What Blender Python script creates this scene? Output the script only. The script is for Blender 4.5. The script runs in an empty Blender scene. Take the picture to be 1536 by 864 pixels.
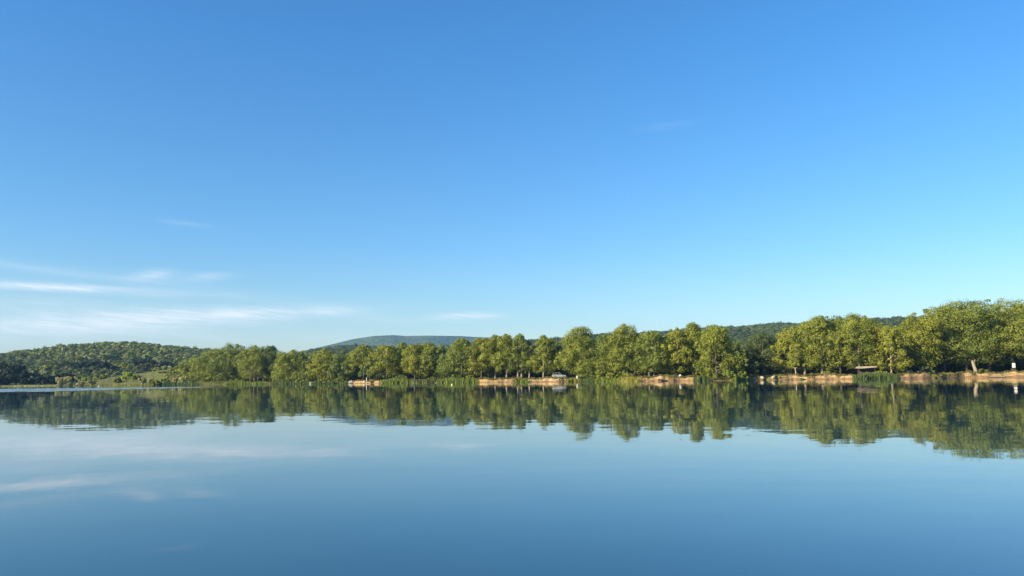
import bpy, math, random
import numpy as np
from mathutils import Matrix, Vector, Euler

R = math.radians
SC = bpy.context.scene
COL = SC.collection
random.seed(7)

# ------------------------------------------------------------------ camera
CAM_H, FPX, PITCH, ROLL = 1.05, 1150.0, 6.79, -0.60
cam_d = bpy.data.cameras.new('camera')
cam = bpy.data.objects.new('camera', cam_d)
COL.objects.link(cam)
SC.camera = cam
cam_d.sensor_width = 36.0
cam_d.lens = FPX / 1536.0 * 36.0
cam_d.clip_start = 0.1
cam_d.clip_end = 20000
CM = Matrix.Rotation(R(90 + PITCH), 3, 'X') @ Matrix.Rotation(R(ROLL), 3, 'Z')
cam.matrix_world = Matrix.Translation((0, 0, CAM_H)) @ CM.to_4x4()


def ray(px, py):
    return CM @ Vector(((px - 768) / FPX, -(py - 432) / FPX, -1.0))


def at(px, py, d):
    """the point at horizontal distance d that lies in the direction of a photo position"""
    v = ray(px, py)
    t = d / math.hypot(v.x, v.y)
    return Vector((v.x * t, v.y * t, CAM_H + v.z * t))


def azim(px, py=572):
    v = ray(px, py)
    return math.atan2(v.x, v.y)


def ztop(px, py, d):
    return at(px, py, d).z


# ------------------------------------------------------------------ terrain functions
SH_PX = [-150, 0, 100, 200, 300, 400, 500, 580, 660, 740, 800, 900, 960, 1010, 1080, 1130, 1200, 1300, 1380, 1450, 1536, 1620]
SH_D = [505, 500, 478, 450, 415, 370, 335, 305, 290, 275, 266, 256, 240, 240, 238, 247, 255, 252, 262, 280, 288, 290]
HB = [.35, .35, .4, .45, .6, .8, 1.0, 1.7, 1.5, 1.7, 1.75, 1.6, 1.9, 1.9, 1.5, 1.8, 1.9, 1.9, 2.0, 2.2, 2.3, 2.2]
SAND = [0, 0, .05, .05, .05, .35, .2, .9, .6, .9, 1, .15, .9, 1, .5, .9, 1, .8, .9, 1, 1, 1]
a_in = [azim(p) for p in SH_PX]
TH = np.array([-math.pi, R(-130), R(-105), R(-85), R(-65), R(-48)] + a_in + [R(48), R(62), R(85), R(105), R(130), math.pi])
RS = np.array([4, 7, 40, 200, 420, 490] + SH_D + [270, 220, 140, 40, 7, 4], float)
HBT = np.array([.8] * 5 + [.4] + [.75 * v for v in HB] + [1.8, 1.5, 1, .8, .8, .8])
# sand in finer detail across the picture
SFX = [330, 352, 372, 384, 396, 404, 412, 418, 500, 518, 526, 574, 580, 606, 612, 656, 664, 708, 714, 772, 776, 788, 792, 868, 874, 950, 956, 1050, 1060, 1076, 1110, 1122, 1284, 1292, 1336, 1344, 1700]
SFV = [0, 0, .4, .7, .5, .1, .6, 0, 0, .2, 1, 1, .3, .3, .8, .6, .1, .1, 1, 1, .4, .4, 1, .8, .1, .1, 1, 1, .7, .2, .1, 1, 1, .2, .2, 1, 1]
SFT = [azim(p) for p in SFX]


SLT = [azim(p) for p in (110, 150, 240, 290, 330, 380)]
SLV = [0, .35, 1, .9, .5, 0]


def wob(x, y, s):
    return (np.sin(x / s + 1.3 * np.sin(y / s * .7)) * np.sin(y / s * 1.1 + 1.7 * np.sin(x / s * .6 + 2)))


def r_shore(th):
    return (np.interp(th, TH, RS)
            + 0.8 * np.sin(th * 61 + 1) + 0.7 * np.sin(th * 143 + 2) + 0.35 * np.sin(th * 420 + .4) + .2 * np.sin(th * 977))


def sand_at(th):
    return np.interp(th, SFT, SFV)


def sst(x, a, b):
    t = np.clip((x - a) / (b - a), 0, 1)
    return t * t * (3 - 2 * t)


def ground_z(x, y):
    x = np.asarray(x, float); y = np.asarray(y, float)
    th = np.arctan2(x, y); r = np.hypot(x, y)
    s = r - r_shore(th)
    hb = np.interp(th, TH, HBT) * (1 + .16 * np.sin(th * 130 + 1.5) + .12 * np.sin(th * 310) + .09 * np.sin(th * 730 + 2))
    sd = sand_at(th)
    face = .28 + .62 * sst(s, .25 + .2 * np.sin(th * 300), 1.1)
    steep = sst(s, 0, .3) * face * .9 + .10 * sst(s, 1, 6)
    soft = .15 * sst(s, 0, .5) + .85 * sst(s, 0, 7)
    prof = sd * steep + (1 - sd) * soft
    z = hb * prof + np.clip(s - 5, 0, 60) * .022 + np.clip(s - 65, 0, 600) * .004
    z = z + sst(s, 3, 12) * (.12 * np.sin(x * .31 + y * .17) + .1 * np.sin(x * .13 - y * .41 + 1))
    k = np.interp(th, SLT, SLV)
    z = z + k * (.15 * np.clip(s - 2, 0, 46) * sst(s, 2, 10)) + k * .35 * wob(x, y, 9) * sst(s, 4, 12)
    return np.where(s < 0, np.maximum(s * .3, -2.5), z)


def gz(x, y):
    return float(ground_z(x, y))


# ridges: (photo x, photo y of the ridge) -> height above the lake at a distance
def ridge_table(pts, D):
    a, h = [], []
    for px, py in pts:
        d = D(px) if callable(D) else D
        a.append(azim(px, py)); h.append(ztop(px, py, d))
    return np.array(a), np.array(h)


class Hill:
    def __init__(self, pts, r0, r1, drop, power, bump, bs):
        self.a, self.h = ridge_table(pts, r1)
        self.r0, self.r1, self.drop, self.p, self.bump, self.bs = r0, r1, drop, power, bump, bs

    def z(self, x, y):
        x = np.asarray(x, float); y = np.asarray(y, float)
        th = np.arctan2(x, y); r = np.hypot(x, y)
        H = np.interp(th, self.a, self.h) - self.drop
        u = np.clip((r - self.r0) / (self.r1 - self.r0), 0, 1)
        b = np.clip((r - self.r1) / (self.r1 * .5), 0, 1)
        prof = u ** self.p * (1 - b * b)
        edge = np.minimum(1, np.minimum((th - self.a[0]) / .05, (self.a[-1] - th) / .05)); edge = np.clip(edge, 0, 1)
        n = wob(x, y, self.bs) + .5 * wob(x + 50, y - 30, self.bs * .43)
        z = H * prof * (edge ** .7) + self.bump * n * np.sin(np.pi * u) ** .7 * edge
        return np.where(u <= 0, -1.0, z - .5)


HILL_L = Hill([(-520, 548), (-400, 540), (-250, 536), (-100, 533), (0, 529), (50, 522.5), (100, 516.5), (150, 512.5), (180, 511), (210, 512), (240, 516), (290, 521), (330, 524), (390, 526), (440, 532), (520, 548)],
              545, 940, 4, 1.15, 3.2, 62)
HILL_R = Hill([(400, 540), (420, 525), (450, 523), (480, 520), (510, 516.5), (540, 515), (562, 517), (600, 521), (645, 521), (680, 514), (720, 511), (760, 508.5), (800, 508), (850, 505), (890, 500.5), (905, 498), (925, 499), (960, 497), (1000, 494), (1050, 490), (1100, 487.5), (1150, 484), (1185, 481.5), (1200, 483), (1240, 478.5), (1300, 475.5), (1340, 473.5), (1370, 472.5), (1400, 471.5), (1450, 470), (1536, 468), (1700, 470), (1900, 480), (2100, 530)],
              560, 1350, 6.5, 1.25, 6.0, 110)
HILL_M = Hill([(300, 545), (400, 536), (470, 522), (500, 515), (530, 507.5), (560, 503), (590, 501.5), (610, 503), (640, 502.3), (690, 503), (715, 504.5), (740, 505.5), (755, 508), (800, 511), (900, 515), (1000, 535)],
              3000, 4600, 3, 1.0, 62, 250)


# ------------------------------------------------------------------ materials
def new_mat(name):
    m = bpy.data.materials.new(name); m.use_nodes = True
    nt = m.node_tree
    for n in list(nt.nodes): nt.nodes.remove(n)
    out = nt.nodes.new('ShaderNodeOutputMaterial')
    return m, nt, out


def N(nt, t, **kw):
    n = nt.nodes.new('ShaderNode' + t)
    for k, v in kw.items(): setattr(n, k, v)
    return n


def math_n(nt, op, a, b=None, c=None):
    n = N(nt, 'Math', operation=op)
    for i, v in enumerate((a, b, c)):
        if v is None: continue
        if isinstance(v, (int, float)): n.inputs[i].default_value = v
        else: nt.links.new(v, n.inputs[i])
    return n.outputs[0]


def mixc(nt, fac, a, b, mode='MIX'):
    n = N(nt, 'MixRGB', blend_type=mode)
    for s, v in zip(n.inputs, (fac, a, b)):
        if isinstance(v, (int, float)): s.default_value = v
        elif isinstance(v, tuple): s.default_value = (*v, 1)
        else: nt.links.new(v, s)
    return n.outputs[0]


def noise(nt, scale, detail=3, vec=None, rough=.55):
    n = N(nt, 'TexNoise'); n.inputs['Scale'].default_value = scale
    n.inputs['Detail'].default_value = detail; n.inputs['Roughness'].default_value = rough
    if vec is not None: nt.links.new(vec, n.inputs['Vector'])
    return n


def ramp(nt, fac, stops):
    n = N(nt, 'ValToRGB')
    cr = n.color_ramp
    cr.elements[0].position = stops[0][0]; cr.elements[0].color = (*stops[0][1], 1)
    cr.elements[1].position = stops[-1][0]; cr.elements[1].color = (*stops[-1][1], 1)
    for p, c in stops[1:-1]:
        e = cr.elements.new(p); e.color = (*c, 1)
    nt.links.new(fac, n.inputs[0])
    return n.outputs[0]


def simple_mat(name, col, rough=.6, var=.25, scale=3.0, metal=0.0, spec=.4):
    m, nt, out = new_mat(name)
    p = N(nt, 'BsdfPrincipled')
    tc = N(nt, 'TexCoord')
    nz = noise(nt, scale, 4, tc.outputs['Object'])
    c = mixc(nt, nz.outputs['Fac'], tuple(x * (1 - var) for x in col), tuple(min(1, x * (1 + var)) for x in col))
    nt.links.new(c, p.inputs['Base Color'])
    p.inputs['Roughness'].default_value = rough; p.inputs['Metallic'].default_value = metal
    p.inputs['Specular IOR Level'].default_value = spec
    nt.links.new(p.outputs[0], out.inputs['Surface'])
    return m


def leaf_material(name):
    m, nt, out = new_mat(name)
    oi = N(nt, 'ObjectInfo'); at_ = N(nt, 'Attribute', attribute_name='tint')
    f = math_n(nt, 'MULTIPLY_ADD', at_.outputs['Fac'], .75, .62)
    c1 = mixc(nt, 1.0, oi.outputs['Color'], N_rgbval(nt, f), 'MULTIPLY')
    warm = mixc(nt, math_n(nt, 'MULTIPLY', at_.outputs['Fac'], .35), c1, mixc(nt, 1.0, c1, (1.35, 1.12, .55), 'MULTIPLY'))
    d = N(nt, 'BsdfPrincipled'); nt.links.new(warm, d.inputs['Base Color']); d.inputs['Roughness'].default_value = .55
    d.inputs['Specular IOR Level'].default_value = .25
    t = N(nt, 'BsdfTranslucent')
    nt.links.new(mixc(nt, 1.0, warm, (1.0, 1.1, .45), 'MULTIPLY'), t.inputs[0])
    mx = N(nt, 'MixShader'); mx.inputs[0].default_value = .3
    nt.links.new(d.outputs[0], mx.inputs[1]); nt.links.new(t.outputs[0], mx.inputs[2])
    nt.links.new(mx.outputs[0], out.inputs['Surface'])
    return m


def N_rgbval(nt, f):
    n = N(nt, 'CombineColor')
    for i in range(3): nt.links.new(f, n.inputs[i])
    return n.outputs[0]


LEAF = leaf_material('leaves')
BARK = simple_mat('pale_bark', (.29, .23, .165), .85, .35, 1.2)
BARK_D = simple_mat('brown_bark', (.13, .10, .07), .9, .35, 1.2)
WOOD_D = simple_mat('dark_weathered_wood', (.055, .04, .033), .8, .35, 4)
WOOD_P = simple_mat('pale_weathered_wood', (.5, .4, .27), .8, .25, 4)
STONE = simple_mat('grey_stone', (.25, .23, .2), .9, .3, 2)
STONE_P = simple_mat('pale_stone', (.40, .33, .23), .9, .2, 2)
WHITE = simple_mat('white_paint', (.52, .51, .49), .5, .06, 2)
CARP = simple_mat('silver_white_car_paint', (.30, .30, .295), .4, .04, 2, 0, .6)
GLASS = simple_mat('dark_window_glass', (.01, .011, .013), .35, .1, 2, 0, .15)
RUBBER = simple_mat('tyre_rubber', (.02, .02, .02), .8, .2, 6)
METAL = simple_mat('rim_metal', (.45, .45, .46), .4, .1, 6, .8)
LAMPW = simple_mat('lamp_glass', (.7, .68, .6), .2, .1, 6)
LAMPR = simple_mat('red_lamp_glass', (.35, .02, .015), .25, .1, 6)
CANVAS = simple_mat('pale_sandy_roofing', (.29, .235, .16), .9, .35, 1.5)
RED = simple_mat('dark_red_paint', (.13, .035, .025), .6, .3, 4)
YEL = simple_mat('cream_float_paint', (.75, .7, .45), .5, .1, 4)
FEATH = simple_mat('white_feathers', (.8, .8, .78), .7, .05, 8)
BEAK = simple_mat('beak_and_legs', (.12, .09, .03), .6, .1, 8)

# ground
m, nt, out = new_mat('ground_earth_and_grass'); GROUND = m
geo = N(nt, 'NewGeometry'); pos = geo.outputs['Position']
sd = N(nt, 'Attribute', attribute_name='sand').outputs['Fac']
wt = N(nt, 'Attribute', attribute_name='wet_shade').outputs['Fac']
lt = N(nt, 'Attribute', attribute_name='litter').outputs['Fac']
n1 = noise(nt, .35, 5, pos); n2 = noise(nt, 2.2, 4, pos); n3 = noise(nt, .06, 3, pos)
grass = ramp(nt, n1.outputs['Fac'], [(.3, (.06, .075, .016)), (.5, (.12, .115, .03)), (.68, (.22, .17, .065))])
gr2 = mixc(nt, n3.outputs['Fac'], grass, (.10, .115, .028))
lit = mixc(nt, n2.outputs['Fac'], (.07, .05, .025), (.16, .11, .05))
g3 = mixc(nt, lt, gr2, lit)
strat = N(nt, 'Mapping'); nt.links.new(pos, strat.inputs[0]); strat.inputs['Scale'].default_value = (.5, .5, 5)
n4 = noise(nt, 1.0, 4, strat.outputs[0])
sand = ramp(nt, n4.outputs['Fac'], [(.34, (.18, .11, .046)), (.48, (.32, .205, .095)), (.64, (.46, .345, .18))])
sm = math_n(nt, 'MULTIPLY_ADD', sd, .92, math_n(nt, 'MULTIPLY_ADD', n2.outputs['Fac'], 1.3, -.65))
sm = math_n(nt, 'ADD', sm, math_n(nt, 'MULTIPLY_ADD', n1.outputs['Fac'], 1.9, -.95))
smr = N(nt, 'MapRange'); smr.inputs['From Min'].default_value = .38; smr.inputs['From Max'].default_value = .62; nt.links.new(sm, smr.inputs[0])
c = mixc(nt, smr.outputs[0], g3, sand)
c = mixc(nt, wt, c, (.17, .10, .048))  # damp foot of the bank, with the undercut's shade put into this colour
p = N(nt, 'BsdfPrincipled'); nt.links.new(c, p.inputs['Base Color']); p.inputs['Roughness'].default_value = .9; p.inputs['Specular IOR Level'].default_value = .15
bp = N(nt, 'Bump'); bp.inputs['Strength'].default_value = 1.0; bp.inputs['Distance'].default_value = .4; nt.links.new(n2.outputs['Fac'], bp.inputs['Height'])
nt.links.new(bp.outputs[0], p.inputs['Normal']); nt.links.new(p.outputs[0], out.inputs['Surface'])

# hills (meadow and undergrowth between the trees), mountains
m, nt, out = new_mat('hill_meadow'); HILLM = m
geo = N(nt, 'NewGeometry'); pos = geo.outputs['Position']
n1 = noise(nt, .016, 4, pos); n2 = noise(nt, .12, 4, pos)
c = ramp(nt, n1.outputs['Fac'], [(.38, (.035, .05, .014)), (.5, (.07, .085, .022)), (.6, (.13, .125, .04))])
c = mixc(nt, math_n(nt, 'MULTIPLY', n2.outputs['Fac'], .6), c, (.05, .06, .018))
p = N(nt, 'BsdfPrincipled'); nt.links.new(c, p.inputs['Base Color']); p.inputs['Roughness'].default_value = .9; p.inputs['Specular IOR Level'].default_value = .1
nt.links.new(p.outputs[0], out.inputs['Surface'])
m, nt, out = new_mat('mountain_woodland'); MOUNTM = m
geo = N(nt, 'NewGeometry'); pos = geo.outputs['Position']
n1 = noise(nt, .004, 5, pos); n2 = noise(nt, .05, 5, pos)
c = ramp(nt, n1.outputs['Fac'], [(.35, (.035, .06, .02)), (.5, (.06, .085, .025)), (.65, (.10, .12, .035))])
p = N(nt, 'BsdfPrincipled'); nt.links.new(c, p.inputs['Base Color']); p.inputs['Roughness'].default_value = .95; p.inputs['Specular IOR Level'].default_value = .1
bp = N(nt, 'Bump'); bp.inputs['Strength'].default_value = 1.0; bp.inputs['Distance'].default_value = 22; nt.links.new(n2.outputs['Fac'], bp.inputs['Height'])
nt.links.new(bp.outputs[0], p.inputs['Normal']); nt.links.new(p.outputs[0], out.inputs['Surface'])

# water: ripples as real surface slopes, calm and ruffled patches in world space
m, nt, out = new_mat('lake_water'); WATER = m
geo = N(nt, 'NewGeometry'); pos = geo.outputs['Position']
mp = N(nt, 'Mapping'); mp.inputs['Scale'].default_value = (.55, 1, 1); nt.links.new(pos, mp.inputs[0])
w1 = noise(nt, 1.5, 2, mp.outputs[0]); w2 = noise(nt, .22, 2, mp.outputs[0]); w3 = noise(nt, 6, 1, pos)
sx = N(nt, 'SeparateXYZ'); nt.links.new(pos, sx.inputs[0])
mpp = N(nt, 'Mapping'); mpp.inputs['Scale'].default_value = (.012, .05, 1); nt.links.new(pos, mpp.inputs[0])
pt = noise(nt, 1, 3, mpp.outputs[0])
amp = N(nt, 'MapRange'); nt.links.new(pt.outputs['Fac'], amp.inputs[0])
amp.inputs['From Min'].default_value = .38; amp.inputs['From Max'].default_value = .66; amp.inputs['To Min'].default_value = .006; amp.inputs['To Max'].default_value = .020


def band(v, lo0, lo1, hi0, hi1):
    a = N(nt, 'MapRange', interpolation_type='SMOOTHSTEP'); nt.links.new(v, a.inputs[0]); a.inputs['From Min'].default_value = lo0; a.inputs['From Max'].default_value = lo1
    b = N(nt, 'MapRange', interpolation_type='SMOOTHSTEP'); nt.links.new(v, b.inputs[0]); b.inputs['From Min'].default_value = hi1; b.inputs['From Max'].default_value = hi0
    b.inputs['To Min'].default_value = 0
    return math_n(nt, 'MULTIPLY', a.outputs[0], b.outputs[0])


# breeze-ruffled streak on the left part of the lake
edge_n = noise(nt, .05, 3, pos)
yy = math_n(nt, 'ADD', sx.outputs['Y'], math_n(nt, 'MULTIPLY_ADD', edge_n.outputs['Fac'], 14, -7))
yy = math_n(nt, 'ADD', yy, math_n(nt, 'MULTIPLY', sx.outputs['X'], .25))
ruff = math_n(nt, 'MULTIPLY', band(yy, 84, 98, 158, 176), band(sx.outputs['X'], -420, -320, -82, -58))
k = math_n(nt, 'ADD', amp.outputs[0], math_n(nt, 'MULTIPLY', ruff, .4))
comb = []
for i in range(2):
    s = []
    for w_, g in ((w1, 1.0), (w2, .55), (w3, .35)):
        sp = N(nt, 'SeparateColor'); nt.links.new(w_.outputs['Color'], sp.inputs[0])
        s.append(math_n(nt, 'MULTIPLY', math_n(nt, 'SUBTRACT', sp.outputs[i], .5), g))
    comb.append(math_n(nt, 'MULTIPLY', math_n(nt, 'ADD', math_n(nt, 'ADD', s[0], s[1]), s[2]), k))
comb[1] = math_n(nt, 'MULTIPLY_ADD', ruff, -.045, comb[1])   # seen at a grazing angle, mostly facets that face the viewer's shore
cx = N(nt, 'CombineXYZ'); nt.links.new(comb[0], cx.inputs[0]); nt.links.new(comb[1], cx.inputs[1]); cx.inputs[2].default_value = 1
nv = N(nt, 'VectorMath', operation='NORMALIZE'); nt.links.new(cx.outputs[0], nv.inputs[0])
p = N(nt, 'BsdfPrincipled'); p.inputs['Base Color'].default_value = (.008, .044, .074, 1); p.inputs['Roughness'].default_value = .02
p.inputs['IOR'].default_value = 1.333; p.inputs['Specular IOR Level'].default_value = .9
nt.links.new(nv.outputs[0], p.inputs['Normal']); nt.links.new(p.outputs[0], out.inputs['Surface'])


# ------------------------------------------------------------------ object helpers
def link(o): COL.objects.link(o); return o


def mesh_np(name, V, faces_n, idx, mat, tint=None, smooth=False):
    """V (n,3) vertices, faces all of faces_n corners, idx flat"""
    me = bpy.data.meshes.new(name)
    V = np.ascontiguousarray(V, np.float32); idx = np.ascontiguousarray(idx, np.int32).ravel()
    nf = len(idx) // faces_n
    me.vertices.add(len(V)); me.vertices.foreach_set('co', V.ravel())
    me.loops.add(len(idx)); me.loops.foreach_set('vertex_index', idx)
    me.polygons.add(nf)
    me.polygons.foreach_set('loop_start', np.arange(0, nf * faces_n, faces_n, dtype=np.int32))
    if smooth: me.polygons.foreach_set('use_smooth', np.ones(nf, bool))
    if tint is not None:
        a = me.attributes.new('tint', 'FLOAT', 'POINT')
        a.data.foreach_set('value', np.ascontiguousarray(tint, np.float32))
    me.materials.append(mat)
    me.update(calc_edges=True)
    return me


def obj(name, me, parent=None, loc=(0, 0, 0), rotz=0.0, color=None):
    o = bpy.data.objects.new(name, me); link(o)
    o.location = loc; o.rotation_euler = (0, 0, rotz)
    if parent is not None: o.parent = parent
    if color: o.color = (*color, 1)
    return o


def tag(o, label, cat, group=None):
    o['label'] = label; o['category'] = cat
    if group: o['group'] = group
    return o


def empty(name, loc, label, cat, group=None, rotz=0.0):
    o = bpy.data.objects.new(name, None); link(o); o.location = loc; o.rotation_euler = (0, 0, rotz)
    o.empty_display_size = .5
    return tag(o, label, cat, group)


def kind(o, k): o['kind'] = k; return o


class MB:
    """collects boxes, tubes and prisms into one mesh with one material"""
    def __init__(s): s.v, s.f = [], []

    def add(s, vs, fs):
        b = len(s.v); s.v += [tuple(v) for v in vs]; s.f += [tuple(b + i for i in f) for f in fs]

    def box(s, c, d, rot=None, taper=1.0):
        vs = []
        for z in (-1, 1):
            for x, y in ((-1, -1), (1, -1), (1, 1), (-1, 1)):
                t = taper if z > 0 else 1
                v = Vector((x * d[0] / 2 * t, y * d[1] / 2 * t, z * d[2] / 2))
                if rot: v = Euler(rot).to_matrix() @ v
                vs.append(v + Vector(c))
        s.add(vs, [(3, 2, 1, 0), (4, 5, 6, 7), (0, 1, 5, 4), (1, 2, 6, 5), (2, 3, 7, 6), (3, 0, 4, 7)])

    def tube(s, pts, rad, n=8):
        pts = [Vector(p) for p in pts]; rings = []
        for i, p_ in enumerate(pts):
            d = (pts[min(i + 1, len(pts) - 1)] - pts[max(i - 1, 0)]).normalized()
            u = d.cross(Vector((0, 1, 0))) if abs(d.y) < .9 else d.cross(Vector((1, 0, 0)))
            u.normalize(); w = d.cross(u)
            rings.append([p_ + (u * math.cos(2 * math.pi * k / n) + w * math.sin(2 * math.pi * k / n)) * rad[i] for k in range(n)])
        vs = [v for r_ in rings for v in r_]
        fs = [(i * n + k, i * n + (k + 1) % n, (i + 1) * n + (k + 1) % n, (i + 1) * n + k) for i in range(len(pts) - 1) for k in range(n)]
        fs += [tuple(reversed(range(n))), tuple((len(pts) - 1) * n + k for k in range(n))]
        s.add(vs, fs)

    def lathe(s, prof, n=14, axis='Z', c=(0, 0, 0)):
        vs = []
        for r_, z in prof:
            for k in range(n):
                a = 2 * math.pi * k / n
                v = (r_ * math.cos(a), r_ * math.sin(a), z)
                if axis == 'Y': v = (v[0], v[2], v[1])
                vs.append(Vector(v) + Vector(c))
        fs = [(i * n + k, i * n + (k + 1) % n, (i + 1) * n + (k + 1) % n, (i + 1) * n + k) for i in range(len(prof) - 1) for k in range(n)]
        fs += [tuple(range(n)), tuple((len(prof) - 1) * n + k for k in range(n))]
        s.add(vs, fs)

    def prism(s, prof, y0, y1, inset=0.0):
        """prof: (x,z) outline, extruded along y"""
        n = len(prof)
        s.add([(x, y0, z) for x, z in prof] + [(x, y1, z) for x, z in prof],
              [tuple(range(n)), tuple(reversed(range(n, 2 * n)))] + [(i, n + i, n + (i + 1) % n, (i + 1) % n) for i in range(n)])

    def build(s, name, mat, parent=None, smooth=False, bevel=0.0, **kw):
        import bmesh
        me = bpy.data.meshes.new(name); me.from_pydata(s.v, [], s.f)
        bm = bmesh.new(); bm.from_mesh(me)
        bmesh.ops.recalc_face_normals(bm, faces=bm.faces)
        if bevel: bmesh.ops.bevel(bm, geom=list(bm.edges), offset=bevel, segments=2, affect='EDGES', clamp_overlap=True)
        bm.to_mesh(me); bm.free()
        me.materials.append(mat)
        if smooth: me.polygons.foreach_set('use_smooth', np.ones(len(me.polygons), bool))
        return obj(name, me, parent, **kw)


# ------------------------------------------------------------------ setting: ground, water, hills
def polar_grid(th, offs, base_r):
    T, S = np.meshgrid(th, offs, indexing='ij')
    Rr = np.maximum(base_r[:, None] + S, .05)
    return T, S, Rr * np.sin(T), Rr * np.cos(T)


def grid_mesh(name, X, Y, Z, mat, wrap=False):
    n, k = X.shape
    V = np.stack([X, Y, Z], -1).reshape(-1, 3)
    i = np.arange(n if wrap else n - 1)[:, None]; j = np.arange(k - 1)[None, :]
    a = i * k + j; b = ((i + 1) % n) * k + j
    idx = np.stack([a, a + 1, b + 1, b], -1).reshape(-1)
    return mesh_np(name, V, 4, idx, mat, smooth=True)


th = np.concatenate([np.linspace(-math.pi, R(-42), 60, endpoint=False), np.linspace(R(-42), R(42), 760, endpoint=False), np.linspace(R(42), math.pi, 60, endpoint=False)])
offs = np.array([-60, -20, -6, -2, -.8, -.3, 0, .12, .25, .4, .6, .8, 1.0, 1.3, 1.7, 2.2, 3, 4, 5.2, 7, 9, 12, 16, 21, 27, 35, 45, 60, 80, 110, 160, 250, 420, 800, 1600, 3200, 5000.])
rs = r_shore(th)
T, S, X, Y = polar_grid(th, offs, rs)
Z = ground_z(X, Y)
ground_me = grid_mesh('ground', X, Y, Z, GROUND, wrap=True)
rng = np.random.default_rng(3)
sa = sand_at(T) * (1 - sst(S, 3.0 + 2.0 * np.sin(T * 230), 8 + 3 * np.sin(T * 170))) * sst(S, -3, -.1)
beach = sst(T, azim(520), azim(526)) * (1 - sst(T, azim(574), azim(582)))
sa = np.maximum(sa, beach * (1 - sst(S, 10, 16)))
for nm, arr in (('sand', sa), ('wet_shade', sst(S, -1, -.2) * (1 - sst(S, .3, .5)) * .8), ('litter', sst(S, 7, 14) * (1 - sst(S, 70, 120)) * sst(T, azim(300), azim(335)))):
    a = ground_me.attributes.new(nm, 'FLOAT', 'POINT'); a.data.foreach_set('value', arr.astype(np.float32).ravel())
kind(obj('ground', ground_me), 'structure')

w = mesh_np('water', np.array([(-900, -30, 0), (700, -30, 0), (700, 700, 0), (-900, 700, 0)]), 4, [0, 1, 2, 3], WATER)
kind(obj('water', w), 'structure')


def hill_obj(name, H, mat, r_in, r_out, nth, nr):
    th = np.linspace(H.a[0], H.a[-1], nth)
    rr = np.linspace(r_in, r_out, nr)
    T, Rr = np.meshgrid(th, rr, indexing='ij')
    X, Y = Rr * np.sin(T), Rr * np.cos(T)
    Z = H.z(X, Y)
    Z[0, :] = -2; Z[-1, :] = -2; Z[:, 0] = -2; Z[:, -1] = -2
    return kind(obj(name, grid_mesh(name, X, Y, Z, mat)), 'structure')


hill_obj('hill', HILL_L, HILLM, 545, 1400, 200, 70)
hill_obj('hills', HILL_R, HILLM, 560, 2000, 300, 80)
hill_obj('mountains', HILL_M, MOUNTM, 3000, 4900, 320, 60)


# ------------------------------------------------------------------ foliage
def quads(P, Nn, size, rng, aspect=(.7, 1.3)):
    """leaf-shaped quads at points P facing Nn"""
    n = len(P)
    Nn = Nn / np.maximum(np.linalg.norm(Nn, axis=1, keepdims=True), 1e-6)
    t = rng.normal(size=(n, 3)); u = np.cross(Nn, t); u /= np.maximum(np.linalg.norm(u, axis=1, keepdims=True), 1e-6)
    v = np.cross(Nn, u)
    su = (size * rng.uniform(.55, 1.2, n))[:, None]; sv = su * rng.uniform(*aspect, n)[:, None]
    bend = Nn * su * rng.uniform(-.2, .2, n)[:, None]
    V = np.stack([P - u * su * .5 + bend, P - v * sv * .4 - u * su * .05, P + u * su * .5 + bend, P + v * sv * .4 + u * su * .08], 1)
    return V.reshape(-1, 3)


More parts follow.
